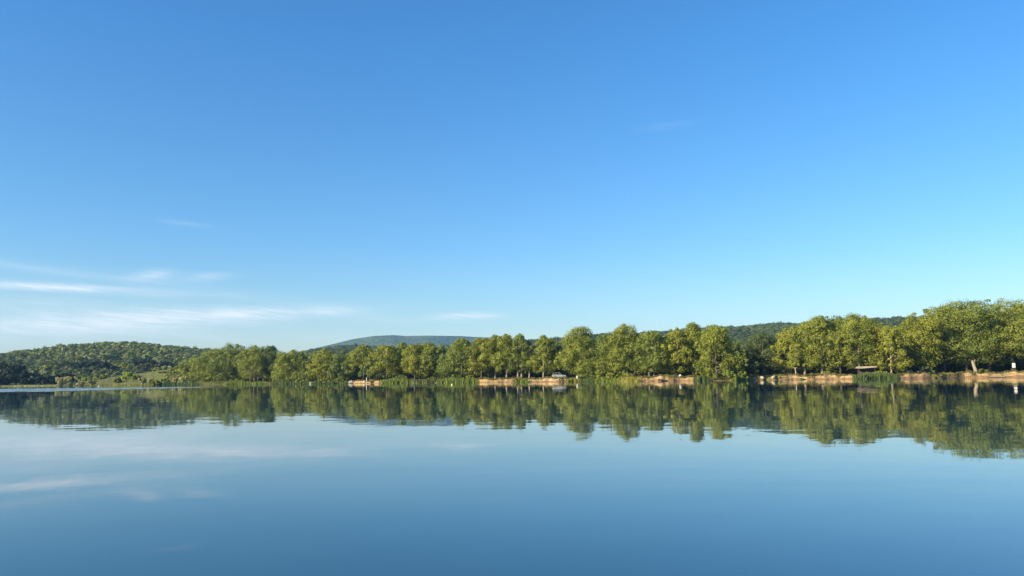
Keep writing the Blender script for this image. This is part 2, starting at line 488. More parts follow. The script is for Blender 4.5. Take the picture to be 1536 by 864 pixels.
def crown_arrays(rng, wx, wy, z0, z1, nclump, nleaf, leaf, shape='oval', flat=.75, clump=.17, ragged=.16, lean=0.0, spray=.22):
    h = z1 - z0
    t = rng.uniform(0, 1, nclump) ** .85
    a = rng.uniform(0, 2 * np.pi, nclump)
    if shape == 'oval': prof = np.sin(np.pi * np.clip(t * .86 + .12, 0, 1)) ** .55
    elif shape == 'egg': prof = np.clip((1 - t) ** .42 * (1.05) * (np.clip(t / .12, 0, 1) ** .5), 0, 1)
    elif shape == 'dome': prof = np.sqrt(np.clip(1 - t ** 2.2, 0, 1))
    elif shape == 'vase': prof = np.clip(.12 + 1.5 * t ** 1.4, 0, 1) * np.clip((1.12 - t) / .25, 0, 1) ** .5
    else: prof = np.sin(np.pi * np.clip(t * .8 + .15, 0, 1)) ** .4
    p1, p2, p3 = rng.uniform(0, 6.28, 3)
    lob = 1 + ragged * (np.sin(2 * a + p1 + 4 * t) + .7 * np.sin(3 * a + p2 - 7 * t) + .5 * np.sin(5 * a + p3 + 9 * t)) * .6
    rc = clump * min(wx, h) * rng.uniform(.6, 1.35, nclump)
    rad = np.maximum(prof * lob * rng.uniform(0.08, 1, nclump) ** .36, 0)
    C = np.stack([rad * np.cos(a) * np.maximum(wx / 2 - rc * .6, .1), rad * np.sin(a) * np.maximum(wy / 2 - rc * .6, .1), z0 + rc * flat * .6 + t * (h - rc * flat * 1.2)], 1)
    C[:, 0] += lean * t * h
    # boughs: groups of clumps that bulge out of the crown
    nb_ = int(nclump * .38); ib = rng.choice(nclump, nb_, replace=False)
    nl = rng.integers(5, 9); tl = rng.uniform(.15, .92, nl); al = rng.uniform(0, 2 * np.pi, nl)
    pl = np.interp(tl, np.sort(t), prof[np.argsort(t)]) * rng.uniform(.62, .9, nl)
    LC = np.stack([pl * np.cos(al) * wx / 2, pl * np.sin(al) * wy / 2, z0 + tl * h * .93], 1)
    w = rng.integers(0, nl, nb_); dv = rng.normal(size=(nb_, 3)); dv /= np.linalg.norm(dv, axis=1, keepdims=True)
    C[ib] = LC[w] + dv * (np.array([.2 * wx, .2 * wy, .13 * h]) * rng.uniform(.5, 1, (nb_, 1)))
    C[:, 2] = np.clip(C[:, 2], z0 + rc * .5 * flat, z1 - rc * .3)
    # sprays that stand out of the outline, mostly upward
    nx = max(int(nclump * spray), 1)
    ex = rng.choice(nclump, nx, replace=False)
    rc[ex] *= rng.uniform(.4, .65, nx)
    cen = np.array([0, 0, z0 + h * .4])
    C[ex] = cen + (C[ex] - cen) * rng.uniform(1.02, 1.16, nx)[:, None]
    C[ex, 2] = np.minimum(C[ex, 2], z1 * 1.03)
    tall = rng.uniform(.75, 1.5, nclump)
    tintc = rng.uniform(.2, .8, nclump)
    d = rng.normal(size=(nclump, nleaf, 3)); d /= np.linalg.norm(d, axis=2, keepdims=True)
    outw = C - np.array([0, 0, z0 + h * .45]); outw /= np.maximum(np.linalg.norm(outw, axis=1, keepdims=True), .01)
    d = d + outw[:, None, :] * .35 + np.array([0, 0, .18]); d /= np.linalg.norm(d, axis=2, keepdims=True)
    rr = rng.uniform(.45, 1.08, (nclump, nleaf, 1)) ** .7
    sq = np.stack([np.ones(nclump), np.ones(nclump), flat * tall], 1)
    P = C[:, None, :] + d * rr * rc[:, None, None] * sq[:, None, :]
    P = P.reshape(-1, 3); Dn = d.reshape(-1, 3) + rng.normal(size=(nclump * nleaf, 3)) * .32
    tint = np.clip(np.repeat(tintc, nleaf) + rng.normal(size=nclump * nleaf) * .09, 0, 1)
    ok = P[:, 2] > z0 * .6
    P, Dn, tint = P[ok], Dn[ok], tint[ok]
    V = quads(P, Dn, leaf, rng)
    return V, np.repeat(tint, 4), C


def foliage_mesh(name, V, tint, mat=LEAF):
    return mesh_np(name, V, 4, np.arange(len(V)), mat, tint)


OLIVE = (.205, .232, .036); MIDG = (.175, .215, .04); DEEP = (.135, .178, .045); YELL = (.232, .246, .032); BLUEG = (.095, .13, .046); KHAKI = (.36, .36, .18)


def trunk_mesh(rng, h, rad, C, wx, lean=0.0, nlimb=6, stems=1, spread=.5):
    b = MB()
    for s in range(stems):
        ox = (s - (stems - 1) / 2) * spread; k = 1 if stems == 1 else (.8 + .4 * rng.random())
        pts, rr = [], []
        for i in range(7):
            t = i / 6
            pts.append((ox * (1 + t * .8) + lean * t * h * .8 + .12 * math.sin(3 * t + ox * 5 + lean * 9), .1 * math.sin(4 * t + 1 + ox), -.3 + t * h * .8))
            rr.append(rad * (1 - .8 * t) * (1.35 if i == 0 else 1) * (k if stems > 1 else 1))
        b.tube(pts, rr, 7)
        sel = rng.choice(len(C), min(nlimb, len(C)), replace=False)
        for q in sel:
            tgt = C[q]; z = max(min(tgt[2] * .55, h * .7), h * .1)
            t = z / (h * .8)
            st = (ox * (1 + t * .8) + lean * z, 0, z)
            mid = ((st[0] * .6 + tgt[0] * .4), tgt[1] * .45, (z * .55 + tgt[2] * .45))
            b.tube([st, mid, tuple(tgt)], [rad * .42, rad * .28, rad * .1], 5)
    return b


def tree(name, px, ytop, wpx, d, label, group, tone, cb=.12, shape='oval', seed=0, trunk=BARK_D, rad=None, lean=0.0, stems=1, zfun=gz, dens=1.0, leaf=None, ragged=.22, clump=.125, flat=.8, wy=None, spread=.7):
    rng = np.random.default_rng(1000 + seed)
    b = at(px, 570, d); g = zfun(b.x, b.y)
    h = ztop(px, ytop, d) - g
    w_ = wpx / FPX * d * 1.2
    root = empty(name, (b.x, b.y, g), label, 'tree', group)
    area = w_ * h
    leaf = leaf or .42
    nleaf = 88
    ncl = int(np.clip(area * .85 * dens, 40, 260))
    V, tint, C = crown_arrays(rng, w_, wy or w_ * .95, h * max(cb - .03, 0), h, ncl, nleaf, leaf, shape, flat, clump, ragged, lean)
    obj('crown', foliage_mesh('crown', V, tint), root, color=tone)
    rad = rad or .018 * h + .06
    trunk_mesh(rng, h, rad, C, w_, lean, 7, stems, spread).build('trunk', trunk, root, smooth=True)
    return root


G_FRONT = 'trees of the front row along the far shore'
# photo x, top y, width, metres behind the water's edge, crown base, shape, tone, extras, label
FRONT = [
    (268, 549, 32, 16, .0, 'dome', OLIVE, {}, 'low bushy olive tree at the left foot of the shore wood'),
    (287, 539, 40, 18, .0, 'dome', OLIVE, {}, 'second bushy olive tree up the sloping left end of the wood'),
    (318, 527, 54, 14, .02, 'oval', OLIVE, {}, 'wide olive tree where the wood rises from the left hill'),
    (333, 524, 34, 26, .02, 'oval', MIDG, {}, 'narrow green tree tucked left behind the first high crown on the left'),
    (349, 517, 46, 22, .04, 'oval', MIDG, {}, 'tallest domed tree of the left part of the wood'),
    (381, 520.5, 46, 14, .12, 'oval', OLIVE, dict(trunk=BARK, stems=3, spread=1.6, rad=.22), 'tree with several pale leaning stems behind the small sandy cove'),
    (405, 519.5, 36, 20, .10, 'egg', DEEP, dict(trunk=BARK, rad=.3), 'dark tree with a bare greyish pointed top right of the cove'),
    (420, 541, 22, 10, .02, 'dome', MIDG, {}, 'short green tree in the notch right of the dark pointed tree'),
    (441, 526.5, 52, 8, .02, 'dome', OLIVE, {}, 'round broad tree standing alone low down to the water, left of middle'),
    (474, 527, 30, 14, .02, 'oval', DEEP, {}, 'dark narrow tree filling the gap right of the round broad tree'),
    (487, 526, 40, 9, .03, 'oval', YELL, {}, 'yellow green rounded tree above the pale shore stone'),
    (513, 527, 34, 10, .03, 'oval', DEEP, {}, 'dark green rounded tree left of the sandy beach'),
    (545, 518.5, 44, 18, .13, 'egg', OLIVE, {}, 'tall olive tree directly behind the sandy beach'),
    (554, 545, 26, 7, .22, 'dome', DEEP, {}, 'small dark round tree on the sandy beach'),
    (580, 519, 44, 14, .15, 'oval', YELL, {}, 'yellow green tree right behind the beach with a visible grey trunk'),
    (603, 515.5, 36, 20, .10, 'egg', MIDG, {}, 'slim upright green tree right of the beach trees'),
    (622, 518.5, 38, 10, .14, 'oval', YELL, {}, 'bright yellowish tree between the slim upright tree and a brownish tree'),
    (643, 514.5, 42, 14, .10, 'egg', OLIVE, {}, 'brownish olive pointed tree below the mountain'),
    (666, 521, 36, 14, .08, 'oval', DEEP, {}, 'dark shaded tree under the right slope of the mountain'),
    (692, 508.5, 52, 12, .12, 'egg', MIDG, {}, 'large full green tree behind the long reed bed'),
    (722, 508, 40, 12, .13, 'oval', YELL, {}, 'yellowish tree at the left start of the sandy bank'),
    (743, 505.5, 40, 16, .14, 'egg', OLIVE, dict(trunk=BARK), 'olive tree between the yellowish tree and the twin topped group'),
    (760, 503, 40, 12, .15, 'egg', OLIVE, dict(trunk=BARK), 'high pointed tree in the middle group above the sandy bank'),
    (780, 502.5, 38, 13, .17, 'egg', MIDG, dict(trunk=BARK, stems=2, spread=1.3), 'high tree on two pale trunks in the middle group'),
    (794, 512, 22, 16, .17, 'oval', DEEP, dict(trunk=BARK), 'thin dark tree at the right edge of the middle group'),
    (815, 506, 42, 10, .14, 'egg', OLIVE, dict(trunk=BARK, rad=.28), 'bright egg shaped tree left of the parked car'),
    (872, 491, 58, 9, .10, 'egg', OLIVE, dict(trunk=BARK, rad=.3), 'tall tree right of the parked car by the white bin'),
    (907, 502, 36, 32, .04, 'oval', DEEP, {}, 'dark tree set back between two tall trees right of the car'),
    (940, 489, 62, 12, .08, 'egg', OLIVE, {}, 'tallest broad tree behind the green reeds right of the car'),
    (978, 498, 56, 12, .18, 'oval', MIDG, dict(trunk=BARK, stems=2, spread=1.6, rad=.24), 'tree with two bare pale trunks behind the sandy point'),
    (1018, 496, 40, 10, .1, 'oval', YELL, {}, 'yellow green tree over the sandy point'),
    (1040, 486.5, 44, 15, .16, 'egg', OLIVE, dict(trunk=BARK), 'tall tree with a dark right side by the sandy point'),
    (1075, 489.5, 58, 6, .03, 'egg', OLIVE, {}, 'tall full tree whose foliage hangs down to the water'),
    (1107, 512, 26, 24, .0, 'oval', DEEP, {}, 'dark slim tree in the shade right of the overhanging tree'),
    (1146, 501, 68, 26, .05, 'dome', BLUEG, {}, 'wide dark bluish green tree behind the grassy clearing'),
    (1187, 494, 42, 14, .14, 'egg', YELL, dict(trunk=BARK), 'yellow green tree at the right side of the clearing'),
    (1208, 487, 44, 12, .13, 'oval', OLIVE, dict(trunk=BARK), 'olive tree next right of the yellow green clearing tree'),
    (1234, 476.5, 58, 12, .12, 'egg', OLIVE, dict(trunk=BARK), 'tall spired tree above the long orange bank'),
    (1262, 477, 48, 16, .12, 'oval', MIDG, dict(trunk=BARK, lean=-.04), 'green tree with a slanting pale trunk over the orange bank'),
    (1290, 473.5, 58, 13, .10, 'oval', OLIVE, dict(trunk=BARK), 'broad high tree left above the pale roofed shelter'),
    (1314, 479, 40, 22, .06, 'oval', MIDG, {}, 'green tree directly behind the pale roofed shelter'),
    (1338, 489, 46, 9, .1, 'egg', YELL, dict(trunk=BARK), 'shorter yellowish pointed tree right of the shelter'),
    (1382, 473.5, 54, 16, .13, 'oval', YELL, {}, 'full yellowish tree left of the highest trees'),
    (1418, 462, 58, 15, .15, 'layer', OLIVE, {}, 'high spreading tree third from the right edge'),
    (1452, 452.5, 66, 8, .14, 'layer', MIDG, dict(rad=.35, ragged=.3), 'highest spreading tree with airy top and thick pale trunk'),
    (1486, 462, 52, 13, .12, 'layer', OLIVE, {}, 'spreading dark tree between the two highest trees'),
    (1521, 450.5, 64, 12, .18, 'layer', OLIVE, dict(trunk=BARK, ragged=.3), 'highest tree by the right edge behind the white board'),
    (1562, 456, 60, 14, .15, 'layer', MIDG, {}, 'tree cut by the right edge of the view'),
    (1612, 452, 64, 14, .15, 'layer', OLIVE, {}, 'olive tree beyond the right edge of the view'),
    (1668, 460, 60, 16, .15, 'oval', MIDG, {}, 'green tree furthest right along the shore'),
]
SKY = []
for i, (px, yt, wp, off, cb, shp, tone, ex, lab) in enumerate(FRONT):
    d = float(r_shore(azim(px))) + off
    kw = dict(ex)
    if shp == 'layer': kw.setdefault('flat', .62); kw.setdefault('clump', .14)
    tree('shore_tree', px, yt, wp, d, lab, G_FRONT, tone, cb, shp, i, **kw)
    SKY.append((px, yt))

# the wood behind the front row: seven grown crowns, copied
G_BACK = 'shaded trees in the wood behind the front row'
protos = []
for i in range(7):
    rng = np.random.default_rng(50 + i)
    V, tint, C = crown_arrays(rng, 10, 10, .4, 15, 70, 80, .62, ('oval', 'egg', 'dome')[i % 3], .75, .19, .2)
    tb = trunk_mesh(rng, 15, .26, C, 10, 0, 5)
    protos.append((foliage_mesh('crown', V, tint), tb))
ptrunk = []
for cm, tb in protos:
    o = tb.build('trunk', BARK_D, None, smooth=True); ptrunk.append(o.data); bpy.data.objects.remove(o)
rb = random.Random(5)
skx = [s[0] for s in SKY]; sky_ = [s[1] for s in SKY]
order = np.argsort(skx); skx = np.array(skx)[order]; sky_ = np.array(sky_)[order]
nb = 0
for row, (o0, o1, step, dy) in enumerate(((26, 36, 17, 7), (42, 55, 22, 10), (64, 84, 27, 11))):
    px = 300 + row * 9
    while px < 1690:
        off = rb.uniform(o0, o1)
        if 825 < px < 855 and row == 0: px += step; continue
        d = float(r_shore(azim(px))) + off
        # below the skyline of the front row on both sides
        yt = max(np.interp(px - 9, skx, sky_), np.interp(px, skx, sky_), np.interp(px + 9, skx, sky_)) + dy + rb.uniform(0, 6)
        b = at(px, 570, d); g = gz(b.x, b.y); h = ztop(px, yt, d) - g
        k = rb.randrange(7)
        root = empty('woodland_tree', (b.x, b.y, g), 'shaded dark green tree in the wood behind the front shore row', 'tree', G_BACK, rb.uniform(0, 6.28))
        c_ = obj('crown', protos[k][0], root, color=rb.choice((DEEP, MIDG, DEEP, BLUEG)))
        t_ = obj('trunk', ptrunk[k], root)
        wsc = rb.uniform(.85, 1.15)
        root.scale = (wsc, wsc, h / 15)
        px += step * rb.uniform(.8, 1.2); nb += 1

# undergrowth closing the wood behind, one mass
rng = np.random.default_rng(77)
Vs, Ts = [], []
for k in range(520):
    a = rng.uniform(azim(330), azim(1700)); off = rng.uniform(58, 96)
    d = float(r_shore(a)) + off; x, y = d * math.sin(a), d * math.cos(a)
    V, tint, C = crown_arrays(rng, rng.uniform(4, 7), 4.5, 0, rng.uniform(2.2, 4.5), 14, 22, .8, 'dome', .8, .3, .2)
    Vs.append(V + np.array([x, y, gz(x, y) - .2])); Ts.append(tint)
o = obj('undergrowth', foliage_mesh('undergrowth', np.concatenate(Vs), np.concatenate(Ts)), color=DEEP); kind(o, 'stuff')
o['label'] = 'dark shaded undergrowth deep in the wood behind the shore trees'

# ------------------------------------------------------------------ bushes, reeds, shrubs
def bush(name, px, ytop, wpx, off, label, tone, cat='bush', group=None, shape='dome', seed=0, leaf=.34, d=None, zfun=gz, cb=.0, sink=.1, ncl=34, flat=.8):
    rng = np.random.default_rng(3000 + seed)
    d = d if d else float(r_shore(azim(px))) + off
    b = at(px, 570, d); g = zfun(b.x, b.y)
    g = max(g, 0.0)
    h = max(ztop(px, ytop, d) - g, .5); w_ = wpx / FPX * d
    V, tint, C = crown_arrays(rng, w_, min(w_, 6), 0 if shape != 'vase' else .0, h, ncl, 60, leaf, shape, flat, .15 if shape == 'vase' else .2, .2)
    o = obj(name, foliage_mesh(name, V, tint), None, (b.x, b.y, g - sink), color=tone)
    return tag(o, label, cat, group)


G_BUSH = 'bushes along the far shore'
BUSH = [
    (352, 568, 26, 2, OLIVE, 'low pale green bush at the waterline left of the cove'),
    (330, 562, 30, 5, MIDG, 'green bush under the wide olive tree near the left water edge'),
    (425, 564, 22, 4, MIDG, 'green bush right of the small sandy cove'),
    (455, 566, 26, 2, MIDG, 'low green bush at the foot of the round broad tree'),
    (490, 567, 26, 2, OLIVE, 'low olive bush by the pale shore stone'),
    (512, 565, 18, 3, MIDG, 'green bush left of the grey boulder'),
    (566, 562, 18, 12, DEEP, 'dark bush behind the beach'),
    (650, 565, 22, 3, MIDG, 'rounded green bush on the bank left of the long reed bed'),
    (884, 549, 32, 4, MIDG, 'tall green bush at the water right of the white bin'),
    (908, 556, 34, 2, OLIVE, 'yellowish green bush between the tall bush and the reeds'),
    (944, 559, 24, 3, OLIVE, 'rounded bush at the left end of the sandy point'),
    (921, 559, 30, 4, OLIVE, 'rounded olive mound of foliage behind the broad green reeds'),
    (934, 556, 20, 7, MIDG, 'upright green bush behind the yellow green reeds'),
    (1000, 561, 12, 7, MIDG, 'small green bush on the grass of the sandy point'),
    (600, 562, 22, 7, MIDG, 'green bush behind the reeds right of the beach'),
    (683, 561, 24, 6, MIDG, 'green bush behind the long bright reed bed'),
    (706, 562, 18, 6, OLIVE, 'olive bush at the right end of the long bright reed bed'),
    (1322, 556, 26, 5, MIDG, 'green bush behind the tall dark reeds right of the shelter'),
    (1062, 552, 32, 2, OLIVE, 'bright bush under the overhanging tree on its left'),
    (1092, 555, 30, 1.5, MIDG, 'green bush over the water under the overhanging tree on its right'),
    (1113, 556, 22, 2, MIDG, 'bushy green growth left of the orange bank'),
    (1203, 566.5, 5, -.6, DEEP, 'small dark green bush in the water before the orange bank'),
    (1356, 551, 20, 8, BLUEG, 'bluish bush left of the yellowish tree trunk'),
    (1391, 550, 26, 5, BLUEG, 'bluish green bush on the bank with a short pale stem'),
    (1398, 563, 18, .3, MIDG, 'low green bush growing at the waterline below the bluish bush'),
    (1474, 553, 14, 9, OLIVE, 'small yellowish bush right of the thick pale trunk'),
    (1243, 556, 14, 10, MIDG, 'small green bush among the trunks above the orange bank'),
]
for i, (px, yt, wp, off, tone, lab) in enumerate(BUSH):
    bush('shore_bush', px, yt, wp, off, lab, tone, group=G_BUSH, seed=i)


def reed_bed(px0, px1, ytop, off, depth, label, tone, n, seed, hvar=.3):
    rng = np.random.default_rng(7000 + seed)
    pxm = (px0 + px1) / 2
    d0 = float(r_shore(azim(pxm)))
    h = ztop(pxm, ytop, d0 + off)
    px = rng.uniform(px0 - 3, px1 + 3, n) + rng.normal(0, 2.5, n)
    px = np.where(rng.random(n) < .5, px, px0 + (px1 - px0) * (np.round((px - px0) / (px1 - px0) * 5 + .3 * rng.normal(size=n)) / 5) + rng.normal(0, 2, n))
    px = np.clip(px, px0 - 5, px1 + 5)
    a = np.array([azim(p) for p in px]); dd = r_shore(a) + off + rng.uniform(-depth / 2, depth / 2, n)
    X, Y = dd * np.sin(a), dd * np.cos(a)
    g = np.maximum(ground_z(X, Y), -.4)
    edge = np.clip(.4 + .6 * (np.minimum(px - px0, px1 - px) + 4) / min(14, (px1 - px0) * .45), .3, 1)
    hh = np.maximum(h - np.maximum(g, 0), .4) * (1 + hvar * (rng.uniform(-1.6, .1, n))) * edge * (1 - .3 * np.abs(np.sin(px * .9) * np.sin(px * .37 + 1)))
    wd = rng.uniform(.06, .14, n); ang = rng.uniform(0, np.pi, n)
    lx, ly = rng.normal(0, .16, n) * hh, rng.normal(0, .1, n) * hh
    c = at(pxm, 570, d0 + off)
    P = np.stack([X - c.x, Y - c.y, g], 1); u = np.stack([np.cos(ang), np.sin(ang), 0 * ang], 1) * wd[:, None]
    mid = P + np.stack([lx * .35, ly * .35, hh * .6], 1); top = P + np.stack([lx, ly, hh], 1)
    V = np.stack([P - u, P + u, mid + u * .9, mid - u * .9, mid - u * .9, mid + u * .9, top + u * .2, top - u * .2], 1).reshape(-1, 3)
    tint = np.repeat(rng.uniform(.1, .9, n), 8)
    o = obj('reed_bed', foliage_mesh('reed_bed', V, tint), None, (c.x, c.y, 0), color=tone)
    return tag(o, label, 'reeds', 'reed beds along the far shore')


REEDG = (.15, .19, .03); REEDD = (.085, .125, .035); REEDY = (.24, .23, .05)
for i, a in enumerate([
    (338, 372, 568, 0, 3, 'pale green reed bed left of the small sandy cove', REEDG, 700),
    (372, 402, 570.5, -.5, 2, 'low reeds standing before the small sandy cove', REEDG, 420),
    (412, 520, 570, 0, 2.5, 'long low reed fringe between the cove and the grey boulder', REEDD, 1300),
    (574, 611, 566.5, .5, 3, 'green reeds right of the sandy beach', REEDG, 900),
    (611, 660, 568, 1, 2.5, 'sparse thin reeds on the bank right of the beach', REEDD, 620),
    (660, 713, 565, .3, 3, 'long bright green reed bed before the large full green tree', REEDG, 1500),
    (776, 792, 567, .4, 2, 'short grassy reeds splitting the sandy bank in the middle', REEDG, 520),
    (852, 864, 567, .6, 2, 'dry yellowish reeds below the white bin', REEDY, 420),
    (872, 893, 566, 0, 2.5, 'tall green reeds before the tall bush right of the white bin', REEDD, 520),
    (890, 927, 564.5, .2, 3, 'broad bright green reed bed right of the tall bush', REEDG, 1300),
    (921, 957, 564, .4, 3, 'yellow green reed bed ending at the sandy point', REEDY, 1200),
    (1045, 1062, 562, .5, 2, 'dark green reeds at the right end of the sandy point', REEDD, 380),
    (1100, 1120, 562, .2, 2, 'green reeds left of the orange bank', REEDG, 500),
    (1128, 1137, 566, 1.0, 1.5, 'first reed tuft left over the pale stones of the orange bank', REEDG, 170),
    (1148, 1157, 566, 1.0, 1.5, 'middle reed tuft over the pale stones of the orange bank', REEDG, 170),
    (1162, 1170, 567, 1.0, 1.5, 'right reed tuft over the pale stones of the orange bank', REEDG, 170),
    (1284, 1343, 558, .3, 4, 'tall dark green reed bed below the pale roofed shelter', REEDD, 2000),
    (1408, 1440, 561, 1.6, 2, 'thin dry reeds on the sandy bank near the right end', REEDY, 520),
    (232, 300, 571, .5, 4, 'dim reed fringe at the foot of the left wooded slope', REEDD, 900),
    (140, 232, 575.5, .5, 5, 'straw coloured reeds below the grassy left slope', REEDY, 1300),
    (-60, 84, 577.3, .5, 4, 'pale low reed fringe below the dark wood at far left', KHAKI, 1500),
]):
    reed_bed(*a, seed=i)

# grass tufts on the banks, countless
rng = np.random.default_rng(9)
n = 26000
a = rng.uniform(azim(335), azim(1650), n); s = rng.uniform(.9, 12, n) ** 1.0
keep = rng.random(n) > sand_at(a) * (1 - sst(s, 2.5, 6)) * .93
a, s = a[keep], s[keep]; n = len(a)
rr = r_shore(a) + s; X, Y = rr * np.sin(a), rr * np.cos(a); g = ground_z(X, Y)
hh = rng.uniform(.15, .5, n); ang = rng.uniform(0, np.pi, n); wd = rng.uniform(.06, .16, n)
P = np.stack([X, Y, g - .03], 1); u = np.stack([np.cos(ang), np.sin(ang), 0 * ang], 1) * wd[:, None]
top = P + np.stack([rng.normal(0, .1, n), rng.normal(0, .1, n), hh], 1)
V = np.stack([P - u, P + u, top + u * .5, top - u * .5], 1).reshape(-1, 3)
# taller tussocks hanging over parts of the bank
n = 22000
a2 = rng.uniform(azim(335), azim(1650), n); s2 = rng.uniform(.1, 2.4, n)
dn = np.sin(a2 * 190 + 1) + np.sin(a2 * 83 + 2) + .8 * np.sin(a2 * 411 + .5) + .5 * np.sin(a2 * 905)
k2 = dn + (s2 - 1.2) * .55 + rng.normal(0, .6, n) > 1.2
a2, s2 = a2[k2], s2[k2]; n = len(a2)
rr = r_shore(a2) + s2; X, Y = rr * np.sin(a2), rr * np.cos(a2); g = ground_z(X, Y)
hh = rng.uniform(.25, .85, n); ang = rng.uniform(0, np.pi, n); wd = rng.uniform(.05, .13, n)
P = np.stack([X, Y, g - .05], 1); u = np.stack([np.cos(ang), np.sin(ang), 0 * ang], 1) * wd[:, None]
top = P + np.stack([rng.normal(0, .22, n), rng.normal(-.12, .2, n), hh], 1)
V2 = np.stack([P - u, P + u, top + u * .5, top - u * .5], 1).reshape(-1, 3)
V = np.concatenate([V, V2]); n = len(V) // 4
o = obj('grass', foliage_mesh('grass', V, np.repeat(rng.uniform(0, 1, n), 4)), color=(.13, .125, .035)); kind(o, 'stuff')
o['label'] = 'dry olive grass growing on top of the lake bank'

# ------------------------------------------------------------------ left marsh edge and hillside
def slope_d(px, ybase):
    for d in np.arange(548, 930, 4.0):
        p = at(px, ybase, d)
        if float(HILL_L.z(p.x, p.y)) >= p.z: return float(d)
    return 930.0


def hz_left(x, y):
    return max(float(HILL_L.z(x, y)), gz(x, y))


G_PALE = 'pale shrubs standing at the water on the left'
PALE = [
    (91.5, 565.5, 15, 'pale khaki shrub leaning left, left leg of the arched pair'),
    (107, 564.5, 19, 'wide topped pale khaki shrub, right half of the arched pair'),
    (122, 571.5, 8, 'tiny pale khaki shrub right of the arched pair'),
    (137, 570, 12, 'flat pale shrub at the left foot of the grassy slope'),
    (214, 567, 11, 'pale greyish shrub with a dark hollow beside it'),
    (225, 567.5, 7, 'slim greyish shrub beside the dark hollow'),
    (263, 565, 8, 'slim vase shaped pale shrub, leftmost of three in a row'),
    (276, 564.5, 11, 'vase shaped pale shrub, middle one of three in a row'),
    (288, 569, 8, 'short vase shaped pale shrub, right one of three in a row'),
]
for i, (px, yt, wp, lab) in enumerate(PALE):
    bush('pale_shrub', px, yt, wp, 2.0, lab, KHAKI, 'shrub', G_PALE, 'vase', 100 + i, leaf=.42, ncl=62)
G_MEAD = 'bushes on the left grassy slope'
MEAD = [
    (192, 557, 15, 480, (.27, .33, .03), 'bright green tree like bush on the left grassy slope'),
    (176, 566, 12, 470, OLIVE, 'small olive bush left below the bright green one'),
    (233, 570, 16, 436, YELL, 'yellowish bush at the water under the left slope'),
    (246, 568, 18, 436, OLIVE, 'olive bush right of the yellowish water bush'),
    (204, 563, 14, 470, OLIVE, 'mid green bush right below the bright green one'),
    (252, 558, 26, 470, OLIVE, 'broad olive bush halfway up toward the wooded slope'),
    (240, 550, 26, -561, OLIVE, 'larger olive bush under the hill, left of the wooded slope'),
    (158, 553, 9, -558.5, KHAKI, 'single pale silvery bush on the hillside'),
    (166, 554.5, 8, -559, KHAKI, 'smaller silvery bush right of the single pale one'),
    (212, 546, 15, -556, (.11, .115, .05), 'greyish round bush, left one of a hillside row'),
    (222, 544.5, 15, -556, (.12, .12, .05), 'greyish round bush, second of the hillside row'),
    (232, 547.5, 13, -556, (.11, .115, .05), 'greyish round bush, third of the hillside row'),
    (246, 549, 11, -556, KHAKI, 'pale silvery bush under the dark hillside thicket'),
    (256, 549, 11, -556, KHAKI, 'pale silvery bush at the right end of the hillside row'),
    (128, 566, 22, 500, OLIVE, 'low olive bush behind the tiny pale shrub'),
    (150, 562, 22, 510, OLIVE, 'low spreading olive bush left on the grassy slope'),
    (182, 543, 34, -556, OLIVE, 'large round olive tree like bush beside the dark hillside band'),
    (74, 547, 46, -560, OLIVE, 'broad lit olive thicket above the dark wood at far left'),
]
for i, (px, yt, wp, d, tone, lab) in enumerate(MEAD):
    if d < 0: d = slope_d(px, -d)
    bush('hillside_bush', px, yt, wp, 0, lab, tone, 'bush', G_MEAD, 'dome', 200 + i, leaf=.75, d=d, zfun=hz_left, ncl=40)

G_DARK = 'dark trees on the left hillside'
DARK = [
    (-14, 546, 30, 535, 'dark tree at the far left edge of the view'),
    (6, 547, 26, 530, 'dark tree at the left end of the waterside wood'),
    (24, 549, 26, 528, 'second dark tree of the left waterside wood'),
    (41, 560, 24, 524, 'low dark tree right of the two high ones at far left'),
    (57, 563, 24, 520, 'low dark tree in the middle of the left waterside wood'),
    (72, 564, 20, 518, 'low dark tree just left behind the arched pale shrubs'),
    (97, 561, 26, 520, 'dark tree seen through the arched pale shrubs'),
    (111, 545, 22, -556, 'dark tree at the left end of the hillside band'),
    (126, 543.5, 22, -556, 'second dark tree of the hillside band'),
    (142, 543, 24, -556, 'third dark tree of the hillside band'),
    (158, 544, 20, -556, 'dark tree at the right end of the hillside band'),
    (207, 541, 22, -550, 'dark tree left in the upper hillside thicket'),
    (222, 540, 24, -550, 'dark tree in the middle of the upper hillside thicket'),
    (238, 543, 24, -551, 'dark tree right in the upper hillside thicket'),
    (252, 545, 18, -552, 'dark tree at the right end of the upper hillside thicket'),
]
for i, (px, yt, wp, d, lab) in enumerate(DARK):
    if d < 0: d = slope_d(px, -d)
    tree('hillside_tree', px, yt, wp, d, lab, G_DARK, (.016, .028, .014), .0, 'dome', 300 + i, zfun=hz_left, leaf=1.0, dens=.5, clump=.2)  # shade over the waterside wood is put into this near-black leaf tone

